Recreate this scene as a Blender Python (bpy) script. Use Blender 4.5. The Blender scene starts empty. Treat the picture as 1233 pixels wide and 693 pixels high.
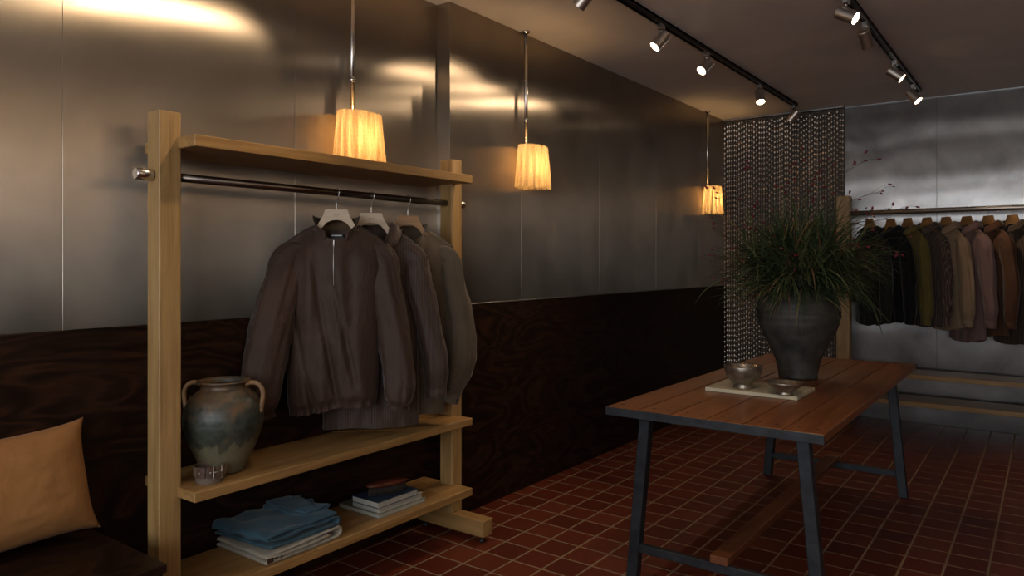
import bpy, bmesh, math, random
from mathutils import Vector, Matrix, noise
rnd = random.Random(7)
PI = math.pi
col = bpy.context.scene.collection
TH = math.radians(36.3135)
CR = Vector((math.cos(TH), math.sin(TH), 0))      # camera right
CF = Vector((-math.sin(TH), math.cos(TH), 0))     # camera forward

# ------------------------------------------------------------------ helpers
def tag(o, label=None, cat=None, group=None, kind=None):
    if label: o['label'] = label
    if cat: o['category'] = cat
    if group: o['group'] = group
    if kind: o['kind'] = kind
    return o

def empty(name, loc, rz=0, label=None, cat=None, group=None):
    o = bpy.data.objects.new(name, None)
    o.empty_display_size = .05
    col.objects.link(o)
    o.location = loc
    o.rotation_euler = (0, 0, rz)
    return tag(o, label, cat, group)

class MB:
    def __init__(s):
        s.bm = bmesh.new()
    def merge(s, other, M=None, mi=0):
        vs = {}
        for v in other.verts:
            vs[v] = s.bm.verts.new(M @ v.co if M else v.co)
        for f in other.faces:
            try:
                nf = s.bm.faces.new([vs[v] for v in f.verts]); nf.material_index = mi; nf.smooth = f.smooth
            except ValueError:
                pass
        other.free()
        return s
    def box(s, x0, x1, y0, y1, z0, z1, bev=0.0, M=None, mi=0, seg=1):
        b = bmesh.new()
        bmesh.ops.create_cube(b, size=1)
        for v in b.verts:
            v.co = Vector(((x0+x1)/2 + v.co.x*(x1-x0), (y0+y1)/2 + v.co.y*(y1-y0), (z0+z1)/2 + v.co.z*(z1-z0)))
        if bev > 0:
            bmesh.ops.bevel(b, geom=b.edges[:], offset=bev, segments=seg, affect='EDGES', profile=.5)
        return s.merge(b, M, mi)
    def rings(s, rings, closed=True, cap0=False, cap1=False, mi=0, smooth=True):
        R = [[s.bm.verts.new(p) for p in r] for r in rings]
        n = len(R[0])
        for a, b in zip(R, R[1:]):
            for i in range(n if closed else n-1):
                j = (i+1) % n
                try:
                    f = s.bm.faces.new((a[i], a[j], b[j], b[i])); f.material_index = mi; f.smooth = smooth
                except ValueError:
                    pass
        if cap0:
            f = s.bm.faces.new(list(reversed(R[0]))); f.material_index = mi
        if cap1:
            f = s.bm.faces.new(R[-1]); f.material_index = mi
        return R
    def tube(s, pts, r, n=10, cap=True, mi=0, closed=False):
        pts = [Vector(p) for p in pts]
        rs = r if isinstance(r, (list, tuple)) else [r]*len(pts)
        rings = []
        up = None
        for i, p in enumerate(pts):
            if closed:
                t = (pts[(i+1) % len(pts)] - pts[i-1]).normalized()
            else:
                t = (pts[min(i+1, len(pts)-1)] - pts[max(i-1, 0)]).normalized()
            if up is None:
                up = Vector((0, 0, 1)) if abs(t.z) < .9 else Vector((1, 0, 0))
            a = (up - t*up.dot(t))
            if a.length < 1e-5: a = t.orthogonal()
            a.normalize(); up = a
            b = t.cross(a)
            rings.append([p + (a*math.cos(q) + b*math.sin(q))*rs[i] for q in [2*PI*k/n for k in range(n)]])
        if closed: rings.append(rings[0])
        s.rings(rings, True, cap and not closed, cap and not closed, mi)
        return s
    def lathe(s, prof, n=48, c=(0, 0, 0), mi=0, fn=None):
        rings = []
        for r, z in prof:
            ring = []
            for k in range(n):
                a = 2*PI*k/n
                q = Vector((c[0] + r*math.cos(a), c[1] + r*math.sin(a), c[2] + z))
                if fn: q = fn(q, a, r, z)
                ring.append(q)
            rings.append(ring)
        s.rings(rings, True, prof[0][0] > 1e-4, prof[-1][0] > 1e-4, mi)
        return s
    def ball(s, c, rx, ry=None, rz=None, n=8, M=None, mi=0):
        b = bmesh.new()
        bmesh.ops.create_uvsphere(b, u_segments=n, v_segments=max(4, n//2+1), radius=1)
        S = Matrix.Diagonal((rx, ry or rx, rz or rx, 1))
        T = Matrix.Translation(c) @ (M or Matrix()) @ S
        for f in b.faces: f.smooth = True
        return s.merge(b, T, mi)
    def prism(s, poly, y0, y1, bev=0, M=None, mi=0):          # polygon in xz, extruded along y
        b = bmesh.new()
        lo = [b.verts.new((x, y0, z)) for x, z in poly]
        hi = [b.verts.new((x, y1, z)) for x, z in poly]
        n = len(poly)
        b.faces.new(lo); b.faces.new(list(reversed(hi)))
        for i in range(n):
            b.faces.new((lo[i], hi[i], hi[(i+1) % n], lo[(i+1) % n]))
        bmesh.ops.recalc_face_normals(b, faces=b.faces[:])
        if bev:
            bmesh.ops.bevel(b, geom=[e for e in b.edges], offset=bev, segments=1, affect='EDGES')
        return s.merge(b, M, mi)
    def build(s, name, mats, parent=None, loc=(0, 0, 0), rot=(0, 0, 0), smooth=None, weld=0, uv=None, recalc=True):
        if weld: bmesh.ops.remove_doubles(s.bm, verts=s.bm.verts[:], dist=weld)
        if recalc: bmesh.ops.recalc_face_normals(s.bm, faces=s.bm.faces[:])
        if smooth is not None:
            for f in s.bm.faces: f.smooth = smooth
        if uv:
            L = s.bm.loops.layers.uv.new('UVMap')
            for f in s.bm.faces:
                for l in f.loops: l[L].uv = uv(l.vert.co)
        me = bpy.data.meshes.new(name)
        s.bm.to_mesh(me); s.bm.free()
        for m in (mats if isinstance(mats, (list, tuple)) else [mats]): me.materials.append(m)
        o = bpy.data.objects.new(name, me)
        col.objects.link(o)
        o.location = loc; o.rotation_euler = rot
        if parent: o.parent = parent
        return o

def copy_tree(o, parent=None):
    c = o.copy(); col.objects.link(c); c.parent = parent
    for ch in o.children[:]: copy_tree(ch, c)
    return c

def sm(a, b, x):
    t = max(0, min(1, (x-a)/(b-a))); return t*t*(3-2*t)
def lerp(a, b, t): return a + (b-a)*t
def interp(tab, x):
    for (x0, y0), (x1, y1) in zip(tab, tab[1:]):
        if x <= x1: return y0 + (y1-y0)*max(0, (x-x0))/(x1-x0)
    return tab[-1][1]
def nz(x, y, z): return noise.noise(Vector((x, y, z)))
def spline(pts, n):
    pts = [Vector(p) for p in pts]
    P = [2*pts[0]-pts[1]] + pts + [2*pts[-1]-pts[-2]]
    out = []
    segs = len(pts)-1
    for i in range(n+1):
        t = i/n*segs; k = min(int(t), segs-1); u = t-k
        a, b, c, d = P[k:k+4]
        out.append(.5*((2*b) + (c-a)*u + (2*a-5*b+4*c-d)*u*u + (3*b-a-3*c+d)*u**3))
    return out

# ------------------------------------------------------------------ materials
ALB = .67      # the picture is exposed up, so paint values sit lower
def srgb(r, g, b):
    f = lambda c: ((c/255+.055)/1.055)**2.4 if c/255 > .04045 else c/255/12.92
    return (f(r)*ALB, f(g)*ALB, f(b)*ALB, 1)

class NT:
    def __init__(s, name):
        s.m = bpy.data.materials.new(name); s.m.use_nodes = True
        s.t = s.m.node_tree; s.n = s.t.nodes
        s.b = s.n['Principled BSDF']; s.out = s.n['Material Output']
    def add(s, typ, **kw):
        n = s.n.new(typ)
        for k, v in kw.items():
            if k in n.inputs.keys() if isinstance(k, str) else False: n.inputs[k].default_value = v
            else: setattr(n, k, v)
        return n
    def link(s, a, b): s.t.links.new(a, b)
    def coords(s, scale=(1, 1, 1), kind='Object', rand=False, rot=(0, 0, 0)):
        tc = s.add('ShaderNodeTexCoord'); mp = s.add('ShaderNodeMapping')
        mp.inputs['Scale'].default_value = scale
        mp.inputs['Rotation'].default_value = rot
        src = tc.outputs[kind]
        if rand:
            oi = s.add('ShaderNodeObjectInfo')
            mu = s.add('ShaderNodeMath', operation='MULTIPLY'); mu.inputs[1].default_value = 37.0
            s.link(oi.outputs['Random'], mu.inputs[0])
            va = s.add('ShaderNodeVectorMath', operation='ADD')
            s.link(src, va.inputs[0]); s.link(mu.outputs[0], va.inputs[1])
            src = va.outputs[0]
        s.link(src, mp.inputs['Vector'])
        return mp.outputs[0]
    def noise(s, vec, scale, detail=4, rough=.55, dist=0):
        n = s.add('ShaderNodeTexNoise')
        n.inputs['Scale'].default_value = scale; n.inputs['Detail'].default_value = detail
        n.inputs['Roughness'].default_value = rough; n.inputs['Distortion'].default_value = dist
        s.link(vec, n.inputs['Vector'])
        return n.outputs['Fac']
    def ramp(s, fac, stops):
        r = s.add('ShaderNodeValToRGB')
        e = r.color_ramp.elements
        while len(e) < len(stops): e.new(.5)
        for x, (p, c) in zip(e, stops):
            x.position = p; x.color = c if len(c) == 4 else (*c, 1)
        s.link(fac, r.inputs[0])
        return r.outputs[0]
    def mix(s, fac, a, b, typ='MIX'):
        m = s.add('ShaderNodeMix', data_type='RGBA', blend_type=typ)
        for k, v in ((0, fac), (6, a), (7, b)):
            if hasattr(v, 'links'): s.link(v, m.inputs[k])
            else: m.inputs[k].default_value = v
        return m.outputs[2]
    def math(s, op, a, b=0):
        m = s.add('ShaderNodeMath', operation=op)
        for k, v in ((0, a), (1, b)):
            if hasattr(v, 'links'): s.link(v, m.inputs[k])
            else: m.inputs[k].default_value = v
        return m.outputs[0]
    def bump(s, h, strength=.3, dist=.01):
        b = s.add('ShaderNodeBump')
        b.inputs['Strength'].default_value = strength; b.inputs['Distance'].default_value = dist
        s.link(h, b.inputs['Height']); s.link(b.outputs[0], s.b.inputs['Normal'])
        return b
    def set(s, **kw):
        for k, v in kw.items():
            i = s.b.inputs[k.replace('_', ' ')]
            if hasattr(v, 'links'): s.link(v, i)
            else: i.default_value = v
        return s

def plain(name, c, rough=.5, metal=0, var=.12, scale=30, bump=0):
    t = NT(name)
    f = t.noise(t.coords(), scale, 4)
    lo = tuple(x*(1-var) for x in c[:3]); hi = tuple(min(1, x*(1+var)) for x in c[:3])
    t.set(Base_Color=t.ramp(f, [(.3, lo), (.7, hi)]), Roughness=rough, Metallic=metal)
    if bump: t.bump(f, bump, .004)
    return t.m

def wood(name, c0, c1, axis='y', rough=.45, scale=1.0, knots=0, coat=0):
    t = NT(name)
    sc = [14*scale]*3; sc['xyz'.index(axis)] = 1.1*scale
    v = t.coords(tuple(sc), rand=True)
    f = t.noise(v, 2.0, 6, .6, .6)
    fine = [120*scale]*3; fine['xyz'.index(axis)] = 3*scale
    g = t.noise(t.coords(tuple(fine), rand=True), 1.5, 3)
    m = t.math('ADD', t.math('MULTIPLY', f, .7), t.math('MULTIPLY', g, .3))
    c = t.ramp(m, [(.33, c0), (.52, tuple(lerp(a, b, .55) for a, b in zip(c0, c1))), (.68, c1)])
    t.set(Base_Color=c, Roughness=rough)
    if coat: t.set(Coat_Weight=coat, Coat_Roughness=.25)
    t.bump(m, .15, .003)
    return t.m

def cloth(name, c, var=.15, stripe=None, rough=.8, sheen=.2, weave=500, bumpd=.0008, axis=0, spec=.25, crinkle=.35):
    t = NT(name)
    big = t.noise(t.coords(), 7, 4)
    fine = t.noise(t.coords((weave, weave, weave*.25)), 1.0, 2)
    lo = tuple(x*(1-var) for x in c[:3]); hi = tuple(x*(1+var) for x in c[:3])
    base = t.ramp(big, [(.3, lo), (.7, hi)])
    if stripe:
        sc, width, pitch = stripe
        tc = t.add('ShaderNodeTexCoord'); sp = t.add('ShaderNodeSeparateXYZ')
        t.link(tc.outputs['Object'], sp.inputs[0])
        wob = t.math('MULTIPLY', t.noise(t.coords(), 4, 1), pitch*.5)
        x = t.math('ADD', sp.outputs[axis], wob)
        md = t.math('PINGPONG', x, pitch/2)
        lt = t.math('LESS_THAN', md, width/2)
        base = t.mix(lt, base, sc)
    base = t.mix(t.math('MULTIPLY', fine, .35), base, tuple(x*.55 for x in c[:3])+(1,))
    t.set(Base_Color=base, Roughness=rough, Sheen_Weight=sheen, Sheen_Roughness=.4, Specular_IOR_Level=spec)
    bn = t.bump(fine, .35, bumpd)
    cr = t.noise(t.coords((26, 26, 13)), 1.0, 4, .6, .8)
    b2 = t.add('ShaderNodeBump'); b2.inputs['Strength'].default_value = crinkle; b2.inputs['Distance'].default_value = .006
    t.link(cr, b2.inputs['Height']); t.link(b2.outputs[0], bn.inputs['Normal'])
    return t.m

def steel(name, c, r0, r1, aniso, rot, wav=(1, 1, 1), wavs=.25, patch=1.0, wd=.02, blot=.18):
    t = NT(name)
    pn = t.noise(t.coords((patch, patch, patch)), 1.6, 5, .55, .4)
    lo = tuple(x*(1-blot) for x in c[:3]); hi = tuple(min(1, x*(1+blot)) for x in c[:3])
    br = t.noise(t.coords((60, 60, 1.2)), 3, 3)
    base = t.mix(t.math('MULTIPLY', br, .25), t.ramp(pn, [(.32, lo), (.7, hi)]), tuple(x*.7 for x in c[:3])+(1,))
    pr = t.noise(t.coords((1.6, 1.6, 1.0)), 2.0, 4, .55, .5)
    mr = t.add('ShaderNodeMapRange')
    mr.inputs[1].default_value = .3; mr.inputs[2].default_value = .7
    mr.inputs[3].default_value = r0; mr.inputs[4].default_value = r1
    t.link(pr, mr.inputs[0])
    t.set(Base_Color=base, Metallic=1.0, Roughness=mr.outputs[0], Anisotropic=aniso, Anisotropic_Rotation=rot)
    tg = t.add('ShaderNodeTangent', direction_type='UV_MAP'); tg.uv_map = 'UVMap'
    t.link(tg.outputs[0], t.b.inputs['Tangent'])
    w = t.noise(t.coords(wav), 1.0, 1.2, .4, 0)
    t.bump(w, wavs, wd)
    return t.m

M = {}
M['steel'] = steel('brushed_steel', (.36, .308, .248), .287, .35, 1.0, 0.0, (.9, .9, 1.6), .24, 1.0, .03)
M['steel_back'] = steel('worn_steel', (.34, .335, .33), .285, .34, .9, 0.0, (.8, .8, 3.2), .30, 1.3, .035, .42)
M['steel_trim'] = plain('grey_steel_trim', (.36, .36, .37), .38, 1.0, .1, 20)
M['chrome'] = plain('satin_chrome', (.55, .52, .49), .25, 1.0, .06, 60)
M['can'] = plain('satin_nickel', (.60, .53, .46), .42, 1.0, .06, 80)
M['blackmetal'] = plain('black_track_metal', (.02, .018, .016), .4, .6, .2, 40)
M['darksteel'] = plain('blackened_steel', (.030, .034, .040), .42, .45, .35, 18, .2)
M['rail'] = plain('dark_pipe', (.20, .17, .145), .27, 1.0, .1, 30)
M['oak_y'] = wood('pale_oak_along', srgb(150, 108, 58), srgb(205, 162, 100), 'y', .5)
M['oak_z'] = wood('pale_oak_upright', srgb(158, 120, 68), srgb(208, 170, 112), 'z', .5)
M['oak_x'] = wood('pale_oak_cross', srgb(150, 110, 60), srgb(200, 160, 100), 'x', .5)
M['tabletop'] = wood('reddish_plank', srgb(104, 58, 28), srgb(160, 98, 54), 'y', .38, .8)
M['beam'] = wood('brown_beam', srgb(96, 52, 26), srgb(142, 84, 48), 'y', .5)
M['plug'] = plain('dark_wood_plug', (.02, .01, .007), .5)
M['hangerwood'] = wood('pale_hanger_wood', srgb(212, 186, 154), srgb(236, 212, 180), 'x', .5)
M['hangerwood2'] = wood('honey_hanger_wood', srgb(164, 116, 66), srgb(202, 152, 96), 'x', .5)
M['hangermark'] = plain('hanger_print', (.25, .19, .14), .6)
M['gap'] = plain('dark_gap', (.01, .01, .01), .9)

def ply(name, c0, c1, rough):
    t = NT(name)
    n0 = t.noise(t.coords((1, .55, 2.0)), 1.9, 3, .5, 1.4)
    rings = t.math('PINGPONG', t.math('MULTIPLY', n0, 9.0), .5)
    fine = t.noise(t.coords((30, 3.5, 60)), 1.2, 4, .6)
    f = t.math('ADD', t.math('MULTIPLY', rings, 1.0), t.math('MULTIPLY', fine, .5))
    t.set(Base_Color=t.ramp(f, [(.2, c0), (.6, tuple(lerp(a, b, .35) for a, b in zip(c0, c1))), (.92, c1)]), Roughness=rough, Specular_IOR_Level=.22)
    t.bump(f, .04, .002)
    return t.m
M['ply'] = ply('dark_stained_plywood', (.006, .0028, .0018, 1), (.042, .017, .008, 1), .40)
M['bench'] = ply('dark_bench_plywood', (.009, .004, .0025, 1), (.030, .012, .006, 1), .38)

# floor: square quarry tiles laid in a straight grid, real scale 152.3 mm pitch
GX, GY, PT = -.6641, 4.0891, .1523
def floor_mat():
    t = NT('quarry_tile')
    tc = t.add('ShaderNodeTexCoord'); sp = t.add('ShaderNodeSeparateXYZ'); t.link(tc.outputs['Object'], sp.inputs[0])
    def cell(o, off):
        a = t.math('DIVIDE', t.math('SUBTRACT', o, off - 40*PT), PT)
        fr = t.math('FRACT', a); fl = t.math('FLOOR', a)
        e = t.math('ABSOLUTE', t.math('SUBTRACT', fr, .5))
        return e, fl
    ex, fx = cell(sp.outputs[0], GX); ey, fy = cell(sp.outputs[1], GY)
    e = t.math('MAXIMUM', ex, ey)
    mr = t.add('ShaderNodeMapRange'); t.link(e, mr.inputs[0])
    mr.inputs[1].default_value = .462; mr.inputs[2].default_value = .478
    g = mr.outputs[0]
    cb = t.add('ShaderNodeCombineXYZ'); t.link(fx, cb.inputs[0]); t.link(fy, cb.inputs[1])
    wn = t.add('ShaderNodeTexWhiteNoise', noise_dimensions='3D'); t.link(cb.outputs[0], wn.inputs['Vector'])
    tile = t.ramp(wn.outputs['Value'], [(0, srgb(98, 40, 24)), (.35, srgb(110, 45, 27)), (.7, srgb(116, 50, 30)), (1, srgb(124, 58, 36))])
    mot = t.noise(t.coords((1, 1, 1)), 22, 5)
    tile = t.mix(t.math('MULTIPLY', mot, .5), tile, srgb(84, 34, 24))
    gr = t.mix(mot, srgb(136, 114, 90), srgb(166, 142, 116))
    t.set(Base_Color=t.mix(g, tile, gr), Roughness=t.math('ADD', .48, t.math('MULTIPLY', g, .4)), Specular_IOR_Level=.2)
    h = t.math('SUBTRACT', t.math('MULTIPLY', mot, .15), g)
    t.bump(h, .5, .003)
    return t.m
M['floor'] = floor_mat()
def plaster(name, c, rough=.6, spec=.4):
    t = NT(name)
    f = t.noise(t.coords((1, 1, 1)), 1.4, 5, .55, .8)
    g = t.noise(t.coords((1, 1, 1)), 45, 3)
    lo = tuple(x*.88 for x in c[:3]); hi = tuple(x*1.08 for x in c[:3])
    t.set(Base_Color=t.ramp(f, [(.3, lo), (.7, hi)]), Roughness=rough, Specular_IOR_Level=spec)
    t.bump(t.math('ADD', t.math('MULTIPLY', f, 3.0), t.math('MULTIPLY', g, .08)), .12, .02)
    return t.m
M['ceiling'] = plaster('taupe_plaster', (.80, .72, .645), .55, .35)
M['wall'] = plaster('warm_white_plaster', (.66, .60, .53), .7)
M['backing'] = plain('brown_backing_panel', (.085, .068, .052), .6, 0, .1, 6)
M['frame'] = plain('dark_window_frame', (.03, .03, .03), .5)
def glass():
    t = NT('window_glass')
    t.set(Base_Color=(1, 1, 1, 1), Roughness=.0, Transmission_Weight=1.0, IOR=1.1)
    return t.m
M['glass'] = glass()
def emit(name, c, s):
    t = NT(name)
    t.set(Base_Color=(.8, .8, .8, 1), Emission_Color=c, Emission_Strength=s)
    return t.m
M['lens'] = emit('lamp_lens', (1.0, .80, .58, 1), 9.0)
M['bulb'] = emit('warm_bulb', (1.0, .62, .25, 1), 6.0)
M['lensoff'] = plain('unlit_lens', (.2, .18, .16), .3)
def shade():
    t = NT('gathered_lamp_fabric')
    f = t.noise(t.coords((60, 60, 4)), 1.0, 3)
    g = t.noise(t.coords((180, 180, 180)), 1.0, 2)
    c = t.ramp(t.math('ADD', t.math('MULTIPLY', f, .7), t.math('MULTIPLY', g, .3)), [(.36, (.30, .205, .105)), (.62, (.58, .46, .29))])
    df = t.add('ShaderNodeBsdfDiffuse'); tr = t.add('ShaderNodeBsdfTranslucent'); mx = t.add('ShaderNodeMixShader')
    t.link(c, df.inputs[0]); t.link(c, tr.inputs[0]); mx.inputs[0].default_value = .62
    t.link(df.outputs[0], mx.inputs[1]); t.link(tr.outputs[0], mx.inputs[2]); t.link(mx.outputs[0], t.out.inputs[0])
    return t.m
M['shade'] = shade()
M['jacket'] = cloth('dark_brown_nylon', srgb(76, 55, 44), .16, None, .64, .12, 700, .0004, spec=.3, crinkle=.9)
M['jacket_in'] = cloth('olive_lining', srgb(98, 74, 44), .1, None, .6, .1)
M['stripejkt'] = cloth('brown_striped_cloth', srgb(74, 56, 48), .14, (srgb(104, 82, 64), .0022, .011), .6, .2, 600, .0006, spec=.35)
M['taupeshirt'] = cloth('taupe_grey_cloth', srgb(106, 92, 74), .16, None, .7, .25, 600, .0006)
M['zip'] = plain('zip_metal', (.40, .38, .36), .4, 1.0, .05)
M['label'] = plain('black_label', (.01, .01, .01), .6)
M['labelwhite'] = plain('white_label_line', (.75, .75, .75), .6)
M['cushion'] = cloth('ochre_linen', srgb(176, 124, 72), .08, None, .85, .04, 420, .001)
def pottery():
    t = NT('weathered_green_glaze')
    f = t.noise(t.coords(), 7, 6, .65, 1.0)
    g = t.noise(t.coords(), 38, 5, .7)
    base = t.ramp(f, [(.28, srgb(46, 46, 40)), (.45, srgb(74, 82, 74)), (.58, srgb(88, 92, 78)), (.72, srgb(128, 88, 52))])
    base = t.mix(t.math('MULTIPLY', t.ramp(g, [(.42, (0, 0, 0)), (.62, (1, 1, 1))]), .45), base, srgb(44, 38, 30))
    tc = t.add('ShaderNodeTexCoord'); sp = t.add('ShaderNodeSeparateXYZ'); t.link(tc.outputs['Object'], sp.inputs[0])
    z = t.math('ADD', sp.outputs[2], t.math('MULTIPLY', t.math('SUBTRACT', f, .5), .22))
    rust = t.add('ShaderNodeMapRange'); t.link(z, rust.inputs[0]); rust.inputs[1].default_value = .20; rust.inputs[2].default_value = .25
    base = t.mix(t.math('MULTIPLY', t.math('MULTIPLY', rust.outputs[0], t.ramp(f, [(.42, (0, 0, 0)), (.62, (1, 1, 1))])), .7), base, srgb(146, 98, 58))
    pale = t.add('ShaderNodeMapRange'); t.link(z, pale.inputs[0]); pale.inputs[1].default_value = .115; pale.inputs[2].default_value = .098
    base = t.mix(t.math('MULTIPLY', pale.outputs[0], .8), base, srgb(136, 128, 98))
    t.set(Base_Color=base, Roughness=.42, Specular_IOR_Level=.45)
    t.bump(g, .35, .004)
    return t.m
M['amphora'] = pottery()
M['clay'] = plain('tan_clay_handle', srgb(148, 112, 74), .6, 0, .25, 40, .3)
M['vase'] = plain('black_stoneware', (.036, .034, .028), .6, 0, .5, 14, .6)
M['bowl'] = plain('worn_pewter', (.30, .26, .21), .33, .85, .35, 26, .35)
M['slab'] = wood('pale_cream_board', srgb(196, 184, 150), srgb(222, 212, 184), 'x', .55)
M['belt'] = plain('grey_taupe_leather', srgb(118, 100, 84), .5, 0, .12, 60, .2)
M['belt2'] = plain('brown_leather_loop', srgb(84, 56, 42), .5, 0, .12, 60, .2)
M['denim'] = cloth('faded_blue_denim', srgb(74, 108, 124), .28, None, .85, .15, 380, .0012)
M['denimseam'] = cloth('denim_seam', srgb(70, 104, 122), .2, None, .85, .1, 380, .0012)
M['canvas'] = cloth('off_white_canvas', srgb(206, 196, 176), .06, None, .85, .15, 380, .001)
M['pages'] = plain('cream_pages', srgb(196, 192, 178), .8, 0, .06, 90)
M['cover_g'] = plain('grey_green_cover', srgb(120, 124, 102), .5, 0, .2, 9)
M['cover_w'] = plain('off_white_cover', srgb(200, 198, 188), .5, 0, .05, 20)
M['cover_b'] = plain('slate_blue_cover', srgb(46, 62, 84), .35, 0, .5, 7)
M['brush'] = wood('reddish_brush_wood', srgb(72, 30, 18), srgb(120, 58, 34), 'x', .4, 2)
M['bristle'] = plain('dark_bristles', (.03, .02, .015), .8)
M['rubber'] = plain('black_rubber', (.012, .012, .012), .6)
M['chain'] = plain('steel_chain', (.72, .62, .52), .28, 1.0, .12, 5)
def grass_mat(name, stops):
    t = NT(name)
    ge = t.add('ShaderNodeNewGeometry')
    t.set(Base_Color=t.ramp(ge.outputs['Random Per Island'], stops), Roughness=.5, Specular_IOR_Level=.4)
    return t.m
M['grass'] = grass_mat('green_grass_blades', [(0, srgb(46, 60, 34)), (.45, srgb(74, 92, 54)), (.8, srgb(112, 118, 74)), (.93, srgb(134, 112, 74)), (1, srgb(120, 74, 62))])
M['stem'] = plain('thin_stem', srgb(74, 70, 44), .6)
M['bud'] = plain('dark_red_bud', srgb(120, 28, 40), .5, 0, .3, 60)

# ------------------------------------------------------------------ the room
XF, XN, YB, ZC, ZW, YS = -2.439, -2.528, 6.689, 2.611, 1.0805, 2.789
XR, YFR = 2.3, -2.2
def struct(o): o['kind'] = 'structure'; return o
b = MB(); b.box(-2.75, XR, YFR, YB+.1, -.1, 0); struct(b.build('floor', M['floor']))
b = MB(); b.box(-2.75, XR+.1, YFR-.1, YB+.1, ZC, ZC+.1); struct(b.build('ceiling', M['ceiling']))
# left wall: recessed near section, then the section that stands forward; steel sheets with fine seams
b = MB()
def sheets(x, ys, x1=-2.75):
    for a, c in zip(ys, ys[1:]):
        b.box(x1, x, a+.0006, c-.0006, ZW, ZC, .0008)
sheets(XN, [YFR, .1, 1.027, 1.915, YS])
b.box(-2.75, XF, YS, 3.4104, ZW, ZC, .0008)
sheets(XF, [3.411, 4.314, 5.191, 6.05, YB])
b.box(-2.76, XN-.003, YFR, YB, 0, ZC)
struct(b.build('wall_left', M['steel'], uv=lambda c: (c.y, c.z)))
b = MB(); b.box(XN-.002, XN+.010, YFR, YS-.001, 0, ZW, .003); struct(b.build('trim_1', M['ply']))
b = MB(); b.box(XF-.1, XF+.010, YS, YB, 0, ZW-.006, .003); struct(b.build('trim_2', M['ply']))
b = MB(); b.box(XF-.1, XF+.012, YS, YB, ZW-.006, ZW, .001); struct(b.build('trim_3', M['steel_trim']))
b = MB()
for x0, x1 in ((-2.75, -1.405), (-1.404, -.7235), (-.7225, .30), (.301, 1.3), (1.301, XR)):
    b.box(x0, x1, YB, YB+.1, .38, ZC-.004, .0016)
b.box(-2.75, XR, YB+.004, YB+.1, 0, ZC)
struct(b.build('wall_back', M['steel_back'], uv=lambda c: (c.x, c.z)))
b = MB(); b.box(-1.40, XR, YB-.006, YB, 0, .375, .002); struct(b.build('baseboard_back', M['steel_back'], uv=lambda c: (c.x, c.z)))
b = MB(); b.box(-1.40, XR, YB-.012, YB, ZC-.014, ZC, .002); struct(b.build('trim_4', M['steel_trim']))
b = MB(); b.box(XF+.001, -1.403, YB-.010, YB, 0, ZC-.002, .002); struct(b.build('trim_5', M['backing']))
b = MB(); b.box(XR, XR+.1, YFR, YB+.1, 0, ZC); struct(b.build('wall_right', M['wall']))
b = MB(); b.box(XR-.012, XR, YFR, 3.0, 0, ZW, .003); b.box(XR-.012, XR, 3.0, YB, 0, ZC-.002, .003); struct(b.build('trim_6', M['ply']))  # added unseen dark panels, keeping bright reflections off the left steel wall
WX0, WX1, WZ0, WZ1 = -2.2, 2.0, .85, 2.35
b = MB()
b.box(-2.75, WX0, YFR-.1, YFR, 0, ZC); b.box(WX1, XR+.1, YFR-.1, YFR, 0, ZC)
b.box(WX0, WX1, YFR-.1, YFR, 0, WZ0); b.box(WX0, WX1, YFR-.1, YFR, WZ1, ZC)
struct(b.build('wall_front', M['wall']))
b = MB()
for x in (WX0+.03, -.8, .6, WX1-.03): b.box(x-.03, x+.03, YFR-.09, YFR-.02, WZ0, WZ1, .004)
b.box(WX0, WX1, YFR-.09, YFR-.02, WZ0, WZ0+.05, .004); b.box(WX0, WX1, YFR-.09, YFR-.02, WZ1-.05, WZ1, .004)
win = struct(b.build('window_1', M['frame']))

# ------------------------------------------------------------------ garment racks
def caster(parent, x, y, h, name='leveller'):
    b = MB()
    b.lathe([(.0, 0), (.013, 0), (.014, .004), (.012, .011), (.005, .012), (.005, h+.004), (0, h+.004)], 14, (x, y, 0))
    b.build(name, M['rubber'], parent, smooth=True)

PX0, PX1 = -2.363, -2.2878
P1, P2 = (1.2133, 1.2869), (2.6305, 2.704)
SX0, SX1, SY0, SY1 = -2.495, -2.1844, 1.2733, 2.6591
rack = empty('garment_rack', (-2.325, 1.96, 0), 0, 'pale oak clothes rack with shelves and dark hanging rail against the left wall', 'clothes rack')
def R(b, name, mat):                        # parts built in world coordinates, shifted to the rack's base
    return b.build(name, mat, rack, loc=(2.325, -1.96, 0))
for y0, y1 in (P1, P2):
    b = MB(); b.box(PX0, PX1, y0, y1, .103, 1.786, .003); R(b, 'post', M['oak_z'])
    b = MB(); b.box(-2.51, -2.0975, y0, y1, .028, .103, .003); R(b, 'foot', M['oak_x'])
    for x in (-2.125, -2.48):
        b = MB(); b.lathe([(.0, 0), (.013, 0), (.014, .005), (.012, .013), (.005, .014), (.005, .03), (0, .03)], 14, (x, (y0+y1)/2-.012, 0))
        R(b, 'leveller', M['rubber'])
for z0, z1 in ((1.667, 1.7043), (.533, .5654), (.2025, .2374)):
    b = MB(); b.box(SX0, SX1, SY0, SY1, z0, z1, .002); R(b, 'shelf', M['oak_y'])
RZ = 1.578
b = MB(); b.tube([(-2.325, 1.165, RZ), (-2.325, 2.75, RZ)], .0145, 20)
rl = R(b, 'hanging_rail', M['rail'])
for ya, yb in ((1.155, 1.21), (2.705, 2.757)):
    b = MB(); b.tube([(-2.325, ya, RZ), (-2.325, ya+.003, RZ), (-2.325, yb-.003, RZ), (-2.325, yb, RZ)], [.0165, .0185, .0185, .0165], 24)
    b.build('end_cap', M['chrome'], rl)

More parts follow.
